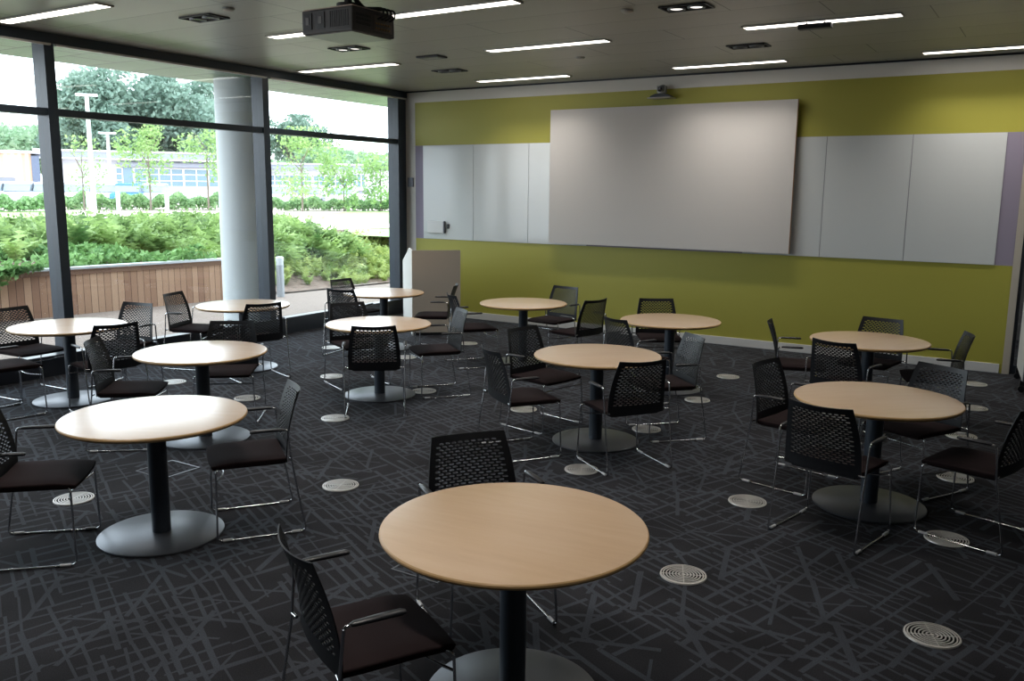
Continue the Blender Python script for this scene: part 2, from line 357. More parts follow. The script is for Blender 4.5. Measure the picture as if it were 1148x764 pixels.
LIGHTS = [(-8.96, -7.32, 4.90, 'wide linear ceiling light at the top left corner, above the dark window frame'),
          (-7.28, -5.9, 6.80, 'linear ceiling light running in behind the hanging projector'),
          (-9.02, -7.36, 8.93, 'linear ceiling light in front of the right window bay, below and beside the projector'),
          (-5.76, -4.26, 8.64, 'linear ceiling light at the centre of the ceiling, second in from the green wall'),
          (-7.46, -5.97, 10.93, 'linear ceiling light closest to the green wall, left of the screen'),
          (-2.80, -1.40, 8.66, 'linear ceiling light with a black sensor bar below it, above the right whiteboards'),
          (-4.43, -3.02, 10.92, 'linear ceiling light close to the green wall above the screen right half'),
          (-1.53, 0.0, 11.08, 'linear ceiling light at the right edge, close to the green wall'),
          (-5.6, -4.08, 6.54, 'linear ceiling light of which only a tiny tip shows at the top edge'),
          (-2.6, -1.2, 6.5, 'added linear ceiling light above the right front tables, out of view'),  # unseen lights from here down, added to light the room
          (-5.6, -4.1, 4.2, 'added linear ceiling light over the room middle, out of view'),
          (-2.6, -1.1, 4.2, 'added linear ceiling light above the camera side tables, out of view'),
          (-8.9, -7.4, 2.2, 'added linear ceiling light beside the near window bay, out of view'),
          (-5.6, -4.1, 2.0, 'added linear ceiling light behind the projector side, out of view'),
          (-2.6, -1.1, 2.0, 'added linear ceiling light over the front round table, out of view')]
for a in LIGHTS: ceiling_light(*a)
ceiling_light(-.6, .9, 13.0, 'linear ceiling light in the corridor behind the glazed door', 2.898)

def spot_slot(x, y, lit, lab):
    e = empty('recessed_spotlight', (x, y, ZC)); tag(e, lab, 'spotlight', 'black twin spotlight slots in the ceiling')
    MB().box(-.2, .2, -.11, .11, -0.008, -0.002).build('black_tray', M_slot, e)
    MB().box(-.212, .212, -.122, -.11, -0.014, -0.001).box(-.212, .212, .11, .122, -0.014, -0.001).box(-.212, -.2, -.11, .11, -0.014, -0.001).box(.2, .212, -.11, .11, -0.014, -0.001).build('rim', M_blackp, e)
    for sx in (-.09, .09):
        l = MB().lathe([(0.055, -0.009), (0.075, -0.022), (0.080, -0.009)], 28, Matrix.Translation((sx, 0, 0))).build('lamp_ring', M_base, e, 50)
        MB().lathe([(0, -0.012), (0.052, -0.012), (0.052, -0.0085), (0, -0.0085)], 24, Matrix.Translation((sx, 0, 0))).build('lamp_lens', M_spot if lit else mat('dull_lens', rgb(120, 118, 112), 0.2), l)
spot_slot(-7.04, 5.74, False, 'black twin spotlight slot near the top left, between the light and the projector')
spot_slot(-7.08, 7.76, True, 'black twin spotlight slot just below the hanging projector')
spot_slot(-2.94, 7.47, True, 'black twin spotlight slot with two lit lenses at the top middle right')
spot_slot(-3.09, 9.70, False, 'black twin spotlight slot right of centre, between two linear lights')
spot_slot(-7.16, 9.80, False, 'faint black spotlight slot near the green wall, left of the middle linear light')

ex = empty('ceiling_sensor_box', (-6.62, 8.70, ZC)); tag(ex, 'small black rectangular fitting with a grey face under the ceiling, right of the projector', 'ceiling fitting')
MB().box(-.16, .16, -.10, .10, -0.022, -0.001, 0.004).build('black_housing', M_blackp, ex)
MB().box(-.125, .125, -.055, .055, -0.025, -0.0215).build('grey_face', mat('frosted_face', rgb(120, 124, 124), 0.3), ex)
sb = empty('light_sensor_bar', (-2.13, 8.62, ZC)); tag(sb, 'black sensor bar hanging across the right linear ceiling light', 'sensor')
MB().box(-.15, .15, -.045, .045, -0.075, -0.03, 0.006).build('bar', M_blackp, sb)
for sx in (-.08, .08): MB().tube([(sx, 0, -.03), (sx, 0, -.012)], .008).build('hanger', M_blackp, sb)
for (x, y), lb in zip([(-6.49, 5.56), (-3.44, 7.35), (-5.08, 9.58)], ['pale round smoke sensor on the ceiling near the projector, left of it', 'round ceiling sensor left of the lit twin spotlight slot', 'round ceiling sensor below the middle linear light, above the screen']):
    o = MB().lathe([(0, -0.03), (0.03, -0.03), (0.052, -0.018), (0.056, -0.001), (0, -0.001)], 28).build('smoke_sensor', mat('sensor_white', rgb(190, 190, 186), 0.5), smooth=40)
    o.location = (x, y, ZC); tag(o, lb, 'smoke sensor', 'round sensors on the ceiling')

# projector
pj = empty('ceiling_projector', (-4.815, 5.28, 3.205)); tag(pj, 'dark grey ceiling projector hanging near the top left, vents and cables showing', 'projector')
M_pj = mat('dark_grey_projector', rgb(58, 56, 56), 0.5)
MB().box(-.255, .255, -.24, .24, 0, .176, 0.014).build('casing', M_pj, pj)
MB().box(-.235, .235, -.22, .22, -0.006, 0.001, 0.002).build('underside_plate', mat('warm_grey_plate', rgb(128, 130, 128), 0.4), pj)
MB().box(-.245, .245, -.23, .23, 0.170, .184, 0.004).build('pale_top_cover', mat('pale_top', rgb(190, 170, 158), 0.5), pj)
for x in (-.19, -.06):
    fr_ = MB().box(x - .042, x + .042, -.247, -.239, .035, .150, .003).build('vent_frame', M_blackp, pj)
    MB().box(x - .016, x + .016, -.250, -.2465, .068, .120).build('vent_window', mat('vent_grey', rgb(104, 102, 102), 0.4), fr_)
g = MB()
for i in range(9): g.box(.03 + i * .022, .040 + i * .022, -.244, -.2395, .035, .150)
g.build('front_grille', M_blackp, pj)
g = MB()
for i in range(7):
    for j in range(3): g.box(.2545, .2585, -.20 + i * .024, -.185 + i * .024, .05 + j * .03, .07 + j * .03)
g.build('side_grille', M_blackp, pj)
g = MB().box(.2545, .258, .0, .21, .030, .145)
g.build('socket_panel', mat('socket_panel_grey', rgb(92, 86, 80), 0.5), pj)
g = MB()
for i in range(6):
    for j in range(2): g.lathe([(0, 0), (.008, 0), (.008, .006), (0, .006)], 10, Matrix.Translation((.258, .02 + i * .03, .05 + j * .035)) @ Matrix.Rotation(PI / 2, 4, 'Y'))
g.build('socket', mat('brass_socket', rgb(150, 120, 84), 0.3, metal=0.7), pj)
for k in range(4):
    yy = .04 + .045 * k
    MB().tube(fillet([(.258, yy, .12), (.31, yy + .01, .14), (.31, yy, .195), (.10, .03 * k, .21), (.02, .0, .34)], .05), .007).build('cable', M_blackp, pj, 60)
MB().lathe([(0, .18), (.09, .18), (.09, .245), (.03, .25), (.03, .415), (.07, .415), (.07, .4235), (0, .4235)], 28).build('ceiling_mount', M_blackp, pj, 40)
MB().lathe([(0, 0), (.055, 0), (.055, .03), (.045, .03), (.04, .01), (0, .012)], 28, Matrix.Translation((.12, .24, .09)) @ Matrix.Rotation(-PI / 2, 4, 'X')).build('lens', M_blackp, pj, 40)

# ---------------------------------------------------------------- tables
def make_table(rt):
    e = empty('round_table')
    t = MB().lathe([(0, .705), (rt - .022, .705), (rt - .008, .712), (rt - .0005, .722), (rt - .002, .729), (rt - .007, .7335), (rt - .02, .735), (0, .735)], 96).build('tabletop', M_wood, e, 35)
    t.data.materials.append(M_edge); t.data.materials.append(M_under)
    for p in t.data.polygons:
        r = max(math.hypot(t.data.vertices[i].co.x, t.data.vertices[i].co.y) for i in p.vertices)
        zs = [t.data.vertices[i].co.z for i in p.vertices]
        if min(zs) < .7049 + .0005 and max(zs) < .7055: p.material_index = 2
        elif max(zs) <= .7336 and r > rt - .03: p.material_index = 1
    MB().box(-.16, .16, -.16, .16, .688, .7045, .004).build('mounting_plate', M_post, e)
    MB().lathe([(0, .012), (.054, .012), (.054, .689), (0, .689)], 40).build('column', M_post, e, 40)
    MB().lathe([(0, 0.0), (.352, 0.0), (.358, .004), (.358, .011), (.35, .0155), (.10, .020), (.06, .024), (0, .024)], 80).build('base_plate', M_base, e, 30)
    return e
tproto = make_table(.522)
big = make_table(.535)
TG = 'round maple-topped pedestal tables in the room'
TABLES = [(-1.742, 2.815, .1, 'large pale maple round table nearest the camera, at the bottom centre'),
 (-4.408, 3.106, .5, 'round table at front left, its top washed white by window glare'),
 (-5.876, 4.605, .3, 'round table second from the front on the left, just behind the glaring front-left one'),
 (-8.008, 4.764, .9, 'round table at the far left edge, in front of the dark window mullion'),
 (-7.885, 6.787, .2, 'round table standing before the white concrete column by the window'),
 (-5.709, 6.611, 1.1, 'round table left of centre with a chair seen squarely from behind before it'),
 (-7.424, 8.706, .6, 'small-looking far round table beside the taupe-faced low partition'),
 (-5.394, 8.869, .4, 'far round table below the left half of the projection screen'),
 (-3.146, 6.355, .8, 'round table in the centre of the room with four chairs crowded round it'),
 (-3.404, 8.568, .3, 'far round table below the right half of the projection screen'),
 (-1.421, 8.467, 1.2, 'far right round table close to the green wall and door'),
 (-.933, 6.022, .7, 'near right round table with chairs on every side and a dark base')]
for i, (x, y, a, lb) in enumerate(TABLES):
    o = big if i == 0 else (tproto if i == 1 else copy_tree(tproto))
    o.location = (x, y, 0); o.rotation_euler.z = a; tag(o, lb, 'table', TG)

# ---------------------------------------------------------------- chairs
def back_pt(s, t):
    """s -1..1 across, t 0..1 up the perforated shell"""
    hw = .236 + .006 * math.sin(t * PI) - .041 * t ** 1.6
    yc = -.205 + .012 * math.sin(t * PI) - .098 * t ** 1.25
    return Vector((s * hw, yc + .040 * s * s * (.55 + .45 * t), .435 + .408 * t + .008 * t * s * s))
def make_back():
    NC, NR = 10, 22; U = .87; T0, T1 = .17, .925
    p = 2 * U / NC; h = (T1 - T0) / NR
    V, F, key = [], [], {}
    def vid(u, t):
        k = (round(u, 4), round(t, 4))
        if k not in key: key[k] = len(V); V.append(back_pt(u, t))
        return key[k]
    for j in range(NR):
        t0 = T0 + j * h; off = (j % 2) * p / 2
        n = NC - (j % 2)
        if j % 2:
            F.append([vid(-U, t0), vid(-U + p / 2, t0), vid(-U + p / 2, t0 + h / 2), vid(-U + p / 2, t0 + h), vid(-U, t0 + h), vid(-U, t0 + h / 2)])
            F.append([vid(U - p / 2, t0), vid(U, t0), vid(U, t0 + h / 2), vid(U, t0 + h), vid(U - p / 2, t0 + h), vid(U - p / 2, t0 + h / 2)])
        for k in range(n):
            u0 = -U + off + k * p; uc = u0 + p / 2; tc = t0 + h / 2
            outer = [(u0, t0), (uc, t0), (u0 + p, t0), (u0 + p, tc), (u0 + p, t0 + h), (uc, t0 + h), (u0, t0 + h), (u0, tc)]
            inn = [(-.28, -.29), (0, -.32), (.28, -.29), (.365, 0), (.28, .29), (0, .32), (-.28, .29), (-.365, 0)]
            ov = [vid(*q) for q in outer]; iv = []
            for a, b in inn: V.append(back_pt(uc + a * p, tc + b * h)); iv.append(len(V) - 1)
            for q in range(8):
                r = (q + 1) % 8; F.append([ov[q], ov[r], iv[r], iv[q]])
    # solid border : sides, bottom and top
    ts = [T0 + i * h / 2 for i in range(NR * 2 + 1)]
    for sg in (-1, 1):
        for a, b in zip(ts, ts[1:]):
            f = [vid(sg * U, a), vid(sg * U, b), vid(sg * .94, b), vid(sg * .94, a)]; F.append(f)
            F.append([vid(sg * .94, a), vid(sg * .94, b), vid(sg, b), vid(sg, a)])
    us = [-1, -.94] + [-U + i * p / 2 for i in range(NC * 2 + 1)] + [.94, 1]
    for rows in ([0, .04, .09, T0], [T1, .965, 1.0]):
        for ta, tb in zip(rows, rows[1:]):
            for ua, ub in zip(us, us[1:]): F.append([vid(ua, ta), vid(ub, ta), vid(ub, tb), vid(ua, tb)])
    bm = bmesh.new(); bv = [bm.verts.new(q) for q in V]
    for f in F: bm.faces.new([bv[i] for i in f])
    bmesh.ops.recalc_face_normals(bm, faces=bm.faces)
    bmesh.ops.solidify(bm, geom=bm.faces[:], thickness=.0055)
    me = bpy.data.meshes.new('backrest'); bm.to_mesh(me); bm.free(); return me

def make_chair():
    e = empty('mesh_back_chair')
    # seat : rounded pad with a waterfall front
    NX, NY = 12, 12; V, F = [], []
    def sp(u, v, top):
        # u,v in -1..1 ; superellipse outline
        k = 0.16
        x = .233 * u * (1 - k * .35 * max(0, abs(v) - .7)); y = -.185 + (.435) * (v + 1) / 2 + .012 * (1 - u * u) * (v > 0) * v
        edge = max(abs(u), abs(v)); z = .462 + .012 * (1 - min(1, (edge) ** 6)) - .02 * max(0, v - .45) ** 1.4 * 1.6 - .006 * math.cos(u * 1.5)
        if not top: z = .428 - .01 * max(0, v - .4); x *= .965; y = y * .965
        return (x, y, z)
    for top in (1, 0):
        for i in range(NX + 1):
            for j in range(NY + 1): V.append(sp(-1 + 2 * i / NX, -1 + 2 * j / NY, top))
    n1 = (NX + 1) * (NY + 1); ix = lambda t, i, j: t * n1 + i * (NY + 1) + j
    for i in range(NX):
        for j in range(NY):
            F.append((ix(0, i, j), ix(0, i + 1, j), ix(0, i + 1, j + 1), ix(0, i, j + 1)))
            F.append((ix(1, i, j), ix(1, i, j + 1), ix(1, i + 1, j + 1), ix(1, i + 1, j)))
    for i in range(NX):
        F.append((ix(0, i, 0), ix(1, i, 0), ix(1, i + 1, 0), ix(0, i + 1, 0))); F.append((ix(0, i, NY), ix(0, i + 1, NY), ix(1, i + 1, NY), ix(1, i, NY)))
    for j in range(NY):
        F.append((ix(0, 0, j), ix(0, 0, j + 1), ix(1, 0, j + 1), ix(1, 0, j))); F.append((ix(0, NX, j), ix(1, NX, j), ix(1, NX, j + 1), ix(0, NX, j + 1)))
    st = raw('seat', V, F, M_fabric, e, 55)
    bv = st.modifiers.new('soft', 'BEVEL'); bv.width = .008; bv.segments = 3; bv.limit_method = 'ANGLE'; bv.angle_limit = math.radians(50)
    MB().box(-.20, .20, -.17, .20, .417, .4285, .004).build('seat_pan', M_blackp, e)
    me = make_back(); link('backrest', me, M_back, e, 40)
    for s in (-1, 1):
        path = fillet([(s * .279, -.150, .648), (s * .279, -.186, .648), (s * .272, -.205, .44), (s * .270, -.278, .0065), (s * .268, .235, .0065), (s * .250, .225, .432), (s * .215, .205, .434)], .035, 5)
        lf = MB().tube(path, .0062, 8).build('side_frame', M_chrome, e, 80)
        MB().tube([(s * .268, .15, .0095), (s * .268, .205, .0095)], .0105, 8, (1, .9)).build('floor_glide', M_glide, lf, 80)
        MB().tube([(s * .27, -.245, .0095), (s * .27, -.19, .0095)], .0105, 8, (1, .9)).build('floor_glide', M_glide, lf, 80)
        MB().tube([(s * .272, -.203, .455), (s * .232, -.198, .455)], .007, 8).build('back_bracket', M_chrome, lf, 80)
        MB().tube([(s * .279, -.163, .649), (s * .279, -.150, .651), (s * .279, -.07, .652), (s * .279, .015, .652), (s * .279, .030, .651)], [.010, .015, .0175, .0175, .011], 14, (1, .62)).build('arm_pad', M_arm, e, 60)
    bar = [(-.255 + .51 * i / 12, .226 - .055 * math.sin(PI * i / 12), .365 - .012 * math.sin(PI * i / 12)) for i in range(13)]
    MB().tube(bar, .0055, 8).build('cross_bar', M_chrome, e, 80)
    return e
chair0 = make_chair()
CG = 'black mesh-back armchairs around the round tables'
CH = [(-2.211, 3.324, 235.2, 'black mesh-back chair just behind the front maple table, its perforated back above the tabletop'),
 (-2.015, 2.249, 332.1, 'black mesh-back chair lowest in the picture, left of the front maple table'),
 (-4.754, 2.591, 314.3, 'black mesh-back chair cut by the lower left edge, left of the front-left table'),
 (-4.1, 3.544, 144.4, 'black mesh-back chair turned left at the right side of the front-left glaring table'),
 (-6.265, 4.199, 310.2, 'black mesh-back chair facing right, between the far-left table and the second left table'),
 (-6.218, 5.152, 219.0, 'black mesh-back chair behind the second left table, seat showing under its right edge'),
 (-8.597, 4.688, 274.0, 'black mesh-back chair at the left edge, behind and left of the far-left table'),
 (-8.003, 4.128, 352.3, 'chair at the left edge whose dark seat alone shows, nearest side of the far-left table'),
 (-7.332, 4.7, 79.2, 'black mesh-back chair, wide back to us, right of the far-left table'),
 (-8.139, 5.398, 192.1, 'black mesh-back chair by the glass behind the far-left table, right of the first mullion'),
 (-8.423, 6.53, 290.6, 'black mesh-back chair left of the column table, outlined against the timber wall outside'),
 (-7.367, 6.49, 70.7, 'black mesh-back chair seen from behind, right of and before the column table'),
 (-5.311, 6.09, 39.4, 'black mesh-back chair seen squarely from behind, in front of the left-of-centre table'),
 (-6.216, 6.851, 245.0, 'black mesh-back chair behind the left-of-centre table, nearest of the row of three by the glass'),
 (-7.445, 8.128, 9.6, 'middle black mesh-back chair of the row of three by the right window bay'),
 (-7.987, 8.775, 267.8, 'farthest black mesh-back chair of the row of three, against the gravel outside'),
 (-5.309, 7.05, 142.0, 'black mesh-back chair facing left at the right side of the left-of-centre table'),
 (-6.831, 9.024, 121.0, 'black mesh-back chair facing left in front of the taupe-faced low partition'),
 (-5.851, 8.466, 321.7, 'black mesh-back chair facing right, left of the table below the screen left half'),
 (-5.387, 9.586, 172.1, 'black mesh-back chair against the green wall, behind the table below the screen left half'),
 (-4.67, 8.904, 76.7, 'black mesh-back chair, back to us, right of the table below the screen left half'),
 (-3.767, 6.551, 258.6, 'black mesh-back chair facing right on the left far side of the centre table'),
 (-3.521, 5.763, 324.8, 'black mesh-back chair on the near left side of the centre table'),
 (-2.703, 5.93, 54.4, 'black mesh-back chair seen from behind at the near right side of the centre table'),
 (-3.474, 7.864, 330.4, 'black mesh-back chair with its back peeping over the far edge of the centre table'),
 (-3.755, 9.117, 211.7, 'black mesh-back chair behind the table below the screen right half'),
 (-2.77, 6.898, 135.5, 'blue-sheened mesh-back chair facing left, right of and beyond the centre table'),
 (-2.034, 8.405, 285.8, 'black mesh-back chair seen edge-on left of the far right table, before the green wall'),
 (-1.458, 7.758, 343.1, 'black mesh-back chair seen from behind, between the two right-hand tables'),
 (-1.476, 8.943, 170.4, 'black mesh-back chair behind the far right table, against the green wall'),
 (-.871, 8.519, 105.2, 'black mesh-back chair facing left, right of the far right table near the door'),
 (-1.496, 6.242, 257.8, 'black mesh-back chair facing right on the left side of the near right table'),
 (-1.043, 5.398, 347.3, 'black mesh-back chair seen from behind, closest to us at the near right table'),
 (-.767, 6.603, 150.9, 'black mesh-back chair on the far right side of the near right table, facing us'),
 (-.302, 5.865, 73.1, 'black mesh-back chair cut by the right edge, facing left to the near right table')]
for i, (x, y, a, lb) in enumerate(CH):
    o = chair0 if i == 0 else copy_tree(chair0)
    o.location = (x, y, 0); o.rotation_euler.z = math.radians(a); tag(o, lb, 'chair', CG)

# ---------------------------------------------------------------- floor grilles
def make_grille():
    e = empty('floor_grille')
    R = .118
    MB().lathe([(0, .0008), (R, .0008), (R, .004), (0, .004)], 56).build('dark_bowl', M_slot, e)
    g = MB(); g.lathe([(R - .002, .001), (R + .008, .001), (R + .006, .008), (R - .002, .009)], 56)
    for k in range(6):
        r = .022 + k * .0165
        g.lathe([(r, .0038), (r, .0078), (r + .0062, .0078), (r + .0062, .0038)], 56)
    g.lathe([(0, .0075), (.010, .0075), (.010, .0038)], 24)
    for k in range(4):
        a = k * PI / 2 + .4
        g.box(.01, R, -.002, .002, .0038, .0070, 0, Matrix.Rotation(a, 4, 'Z'))
    g.build('ring_grate', M_steel, e)
    return e
gr0 = make_grille()
GR = [(-4.12, 4.34, 'round steel floor grille between the front-left chair and the front maple table'),
 (-5.40, 3.16, 'round steel floor grille at far left, under the front-left chair seat'),
 (-1.57, 4.29, 'round steel floor grille on open carpet right of the front maple table'),
 (-0.34, 4.31, 'round steel floor grille nearest the lower right corner'),
 (-1.63, 5.62, 'round steel floor grille left of the near right table base'),
 (-0.42, 5.65, 'round steel floor grille under the floor rail of the right-edge chair'),
 (-0.50, 6.97, 'round steel floor grille behind the right-edge chair seat'),
 (-5.43, 5.67, 'round steel floor grille in front of the squarely seen centre-left chair'),
 (-6.72, 6.98, 'round steel floor grille left of the centre-left table base'),
 (-7.98, 8.30, 'round steel floor grille by the sill near the row of three chairs'),
 (-6.76, 8.33, 'round steel floor grille behind the centre-left table column'),
 (-5.44, 6.99, 'round steel floor grille right of the centre-left table base'),
 (-7.89, 5.81, 'round steel floor grille between the far-left table and the column table'),
 (-4.19, 6.92, 'round steel floor grille beneath the left chairs of the centre table'),
 (-2.88, 5.60, 'round steel floor grille at the front foot of the centre table chair'),
 (-2.93, 6.92, 'round steel floor grille behind the right of the centre table base'),
 (-0.58, 8.26, 'round steel floor grille behind the near right table, towards the door'),
 (-0.58, 9.46, 'round steel floor grille in the open carpet beyond the far right table'),
 (-0.67, 10.71, 'round steel floor grille closest to the glazed door'),
 (-3.06, 9.51, 'round steel floor grille near the baseboard, right of the screen-right table'),
 (-2.95, 8.23, 'round steel floor grille right of the base of the screen-right table'),
 (-6.70, 9.59, 'tiny far round floor grille before the baseboard near the low partition'),
 (-6.68, 5.75, 'round steel floor grille beneath the chair behind the second left table')]
for i, (x, y, lb) in enumerate(GR):
    o = gr0 if i == 0 else copy_tree(gr0)
    o.location = (x, y, 0.0002); tag(o, lb, 'floor grille', 'round steel grilles let into the carpet')
def hatch(x, y, a, lb):
    e = empty('floor_hatch', (x, y, 0), a); tag(e, lb, 'floor box', 'square carpeted floor boxes with metal rims')
    MB().box(-.15, .15, -.15, .15, .0005, .003).build('carpet_lid', M_carpet, e)
    MB().box(-.16, .16, -.16, -.15, .0005, .005).box(-.16, .16, .15, .16, .0005, .005).box(-.16, -.15, -.15, .15, .0005, .005).box(.15, .16, -.15, .15, .0005, .005).build('metal_rim', M_base, e)
hatch(-2.78, 3.63, 0, 'square carpeted floor box with thin metal rim beside the front maple table')
hatch(-5.42, 3.90, 0, 'square carpeted floor box with thin metal rim behind the front-left table')

# ================================================================ OUTSIDE
M_gravel = mat('gravel', rgb(196, 182, 168), 0.95)
lk(M_gravel, ramp(M_gravel, noise(M_gravel, coords(M_gravel), 45, 3, 0.8), [(0.3, rgb(96, 84, 76)), (0.7, rgb(152, 138, 128))]), bsdf(M_gravel).inputs['Base Color'])
M_conc = mat('pale_concrete', rgb(168, 170, 170), 0.8)
M_soil = mat('dark_soil', rgb(96, 76, 64), 0.95)
lk(M_soil, ramp(M_soil, noise(M_soil, coords(M_soil), 9, 4, 0.7), [(0.3, rgb(66, 52, 44)), (0.7, rgb(132, 112, 98))]), bsdf(M_soil).inputs['Base Color'])
M_lawn = mat('mown_lawn', rgb(150, 184, 110), 0.9)
M_path = mat('pale_path', rgb(226, 208, 196), 0.9)
def leafy(name, lo, hi, sc=3.0):
    m = mat(name, hi, 0.55, spec=0.3)
    lk(m, ramp(m, noise(m, coords(m), sc, 3, 0.7), [(0.32, lo), (0.68, hi)]), bsdf(m).inputs['Base Color'])
    bsdf(m).inputs['Subsurface Weight'].default_value = 0
    # thin leaves let light through
    nt = m.node_tree; t = nt.nodes.new('ShaderNodeBsdfTranslucent'); mxs = nt.nodes.new('ShaderNodeMixShader'); mxs.inputs[0].default_value = .35
    src = bsdf(m).inputs['Base Color'].links[0].from_socket
    nt.links.new(src, t.inputs[0]); out = nt.nodes['Material Output']
    nt.links.new(bsdf(m).outputs[0], mxs.inputs[1]); nt.links.new(t.outputs[0], mxs.inputs[2]); nt.links.new(mxs.outputs[0], out.inputs[0])
    return m
M_fern = leafy('fern_green', rgb(70, 104, 56), rgb(176, 202, 128), 1.6)
M_ivy = leafy('ivy_green', rgb(64, 108, 56), rgb(150, 190, 120), 5)
M_shrub = leafy('yellow_green_shrub', rgb(104, 132, 66), rgb(190, 202, 124), 2)
M_treed = leafy('haze_paled_tree_leaves', rgb(108, 134, 120), rgb(154, 176, 160), .4)  # big far trees: distance haze is painted into the paled leaf colour
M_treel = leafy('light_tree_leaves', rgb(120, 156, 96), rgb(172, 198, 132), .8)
M_treem = leafy('haze_painted_tree_leaves', rgb(134, 166, 130), rgb(178, 200, 170), .5)  # haze put into the leaf colour here as well
M_hedge = leafy('hedge_leaves', rgb(106, 146, 94), rgb(170, 200, 150), 2)
M_bark = mat('grey_bark', rgb(120, 110, 100), 0.9)
M_tim = mat('cedar_boards', rgb(176, 128, 96), 0.7)
t = nd(M_tim, 'ShaderNodeTexCoord'); s_ = nd(M_tim, 'ShaderNodeSeparateXYZ'); lk(M_tim, t.outputs['Object'], s_.inputs[0])
brd = math_n(M_tim, 'FLOOR', math_n(M_tim, 'DIVIDE', s_.outputs[1], .115)); wn = nd(M_tim, 'ShaderNodeTexWhiteNoise', noise_dimensions='1D'); lk(M_tim, brd, wn.inputs['W'])
cb = ramp(M_tim, wn.outputs['Value'], [(0, rgb(138, 104, 84)), (.5, rgb(158, 124, 100)), (1, rgb(182, 150, 124))])
gapm = math_n(M_tim, 'LESS_THAN', math_n(M_tim, 'FRACT', math_n(M_tim, 'DIVIDE', s_.outputs[1], .115)), .07)
mxx = nd(M_tim, 'ShaderNodeMix', data_type='RGBA'); lk(M_tim, gapm, mxx.inputs[0]); lk(M_tim, cb, mxx.inputs[6]); mxx.inputs[7].default_value = rgb(74, 52, 42)
lk(M_tim, mxx.outputs[2], bsdf(M_tim).inputs['Base Color'])

# overhanging soffit, ledge, gravel
struct(MB().box(-1.42, -0.22, YB - 2, 20, 3.55, 3.95, fx=wx).build('trim_4', M_soffit))
struct(MB().box(-0.85, -0.21, YB - 2, 26, -0.14, 0.02, fx=wx).build('trim_5', M_conc))
def flat_poly(name, pts, z, m, kind='structure'):
    o = raw(name, [(x, y, z) for x, y in pts], [list(range(len(pts)))], m); o['kind'] = kind; return o
flat_poly('trim_6', [(-14.2, -6), (wx(-6) - .8, -6), (wx(30) - .8, 30), (-14.2, 30)], -0.03, M_gravel)

# white concrete column and bollard
cl = empty('concrete_column', (-10.04, 8.72, 0)); tag(cl, 'thick round white concrete column standing outside the window', 'column')
MB().lathe([(0, -.05), (.335, -.05), (.335, 3.549), (0, 3.549)], 64).build('shaft', mat('smooth_white_concrete', rgb(206, 212, 214), 0.7), cl, 40)
MB().lathe([(.337, .02), (.345, .02), (.345, .06), (.337, .06)], 64).build('base_collar', M_base, cl, 40)
bo = empty('bollard', (-12.80, 11.95, -.03)); tag(bo, 'grey cylindrical bollard on the gravel, right of the dark middle mullion', 'bollard')
MB().lathe([(0, 0), (.075, 0), (.075, .62), (0, .62)], 28).build('post', mat('grey_bollard', rgb(160, 166, 172), 0.4, metal=.4), bo, 40)
MB().lathe([(0, .62), (.07, .62), (.07, .70), (.078, .70), (.078, .76), (.06, .78), (0, .78)], 28).build('lamp_head', mat('pale_lamp_head', rgb(196, 202, 206), 0.3), bo, 40)

# timber-faced planter wall
def tx(y): return -13.98 + (y - 5.2) * .12
pw = empty('planter_wall', (0, 0, 0)); tag(pw, 'low timber-boarded planter wall with metal coping outside the left bays', 'planter wall')
MB().box(-.12, 0, -1.0, 11.5, -.05, .715, fx=tx).build('boarding', M_tim, pw)
MB().box(-.02, .02, -1.0, 11.5, .63, .715, fx=tx).build('dark_capping_board', mat('weathered_board', rgb(120, 92, 76), 0.8), pw)
MB().box(-.18, .05, -1.0, 11.5, .715, .75, fx=tx).build('metal_coping', mat('zinc_coping', rgb(176, 180, 184), 0.4, metal=.5), pw)

# planted bank : a terrain that rises from the planter / gravel to the plateau
ZP = .80
def toe(y): return (tx(y) - .12) if y < 11.5 else (-13.2 + (y - 11.5) * .12)
def crest(x, y):
    an = math.degrees(math.atan2(-x, y))            # the mound is high in front of the middle bay and dips to the right
    k = min(1, max(0, (an - 39.0) / 10.0)); k = k * k * (3 - 2 * k)
    return .32 + .44 * k
def bank_z(x, y):
    d = toe(y) - x
    z0 = .66 if y < 10.6 else (.66 * max(0, 1 - (y - 10.6) / 1.4))
    f = min(1, max(0, d / 4.2)); f = f * f * (3 - 2 * f)
    z = z0 + (crest(x, y) - z0) * f + .05 * math.sin(x * 1.7 + y) * (0 < f < 1)
    g_ = min(1, max(0, (d - 5.6) / 1.8)); return z + (ZP - .012 - z) * g_
V, F = [], []; NI, NJ = 40, 60
for i in range(NI + 1):
    for j in range(NJ + 1):
        y = -4 + 34 * j / NJ; x = toe(y) + .02 - 8 * i / NI; V.append((x, y, bank_z(x, y)))
for i in range(NI):
    for j in range(NJ): a = i * (NJ + 1) + j; F.append((a, a + 1, a + NJ + 2, a + NJ + 1))
o = raw('planting_bank', V, F, M_soil, smooth=60); o['kind'] = 'structure'; o.name = 'trim_7'
plat = raw('plateau_ground', [(x_, y_, ZP - .01) for x_, y_ in [(-150, -40), (toe(-4) - 7.4, -40), (toe(-4) - 7.4, -4), (toe(11.5) - 7.4, 11.5), (toe(29.9) - 7.4, 29.9), (-4, 30), (-4, 140), (-150, 140)]], [tuple(range(8))], M_path); plat['kind'] = 'structure'; plat.name = 'trim_8'
def dirp(u, d):
    a = math.radians(32.03) + math.atan((574 - u) / 979.5); return (-math.sin(a) * d, math.cos(a) * d)
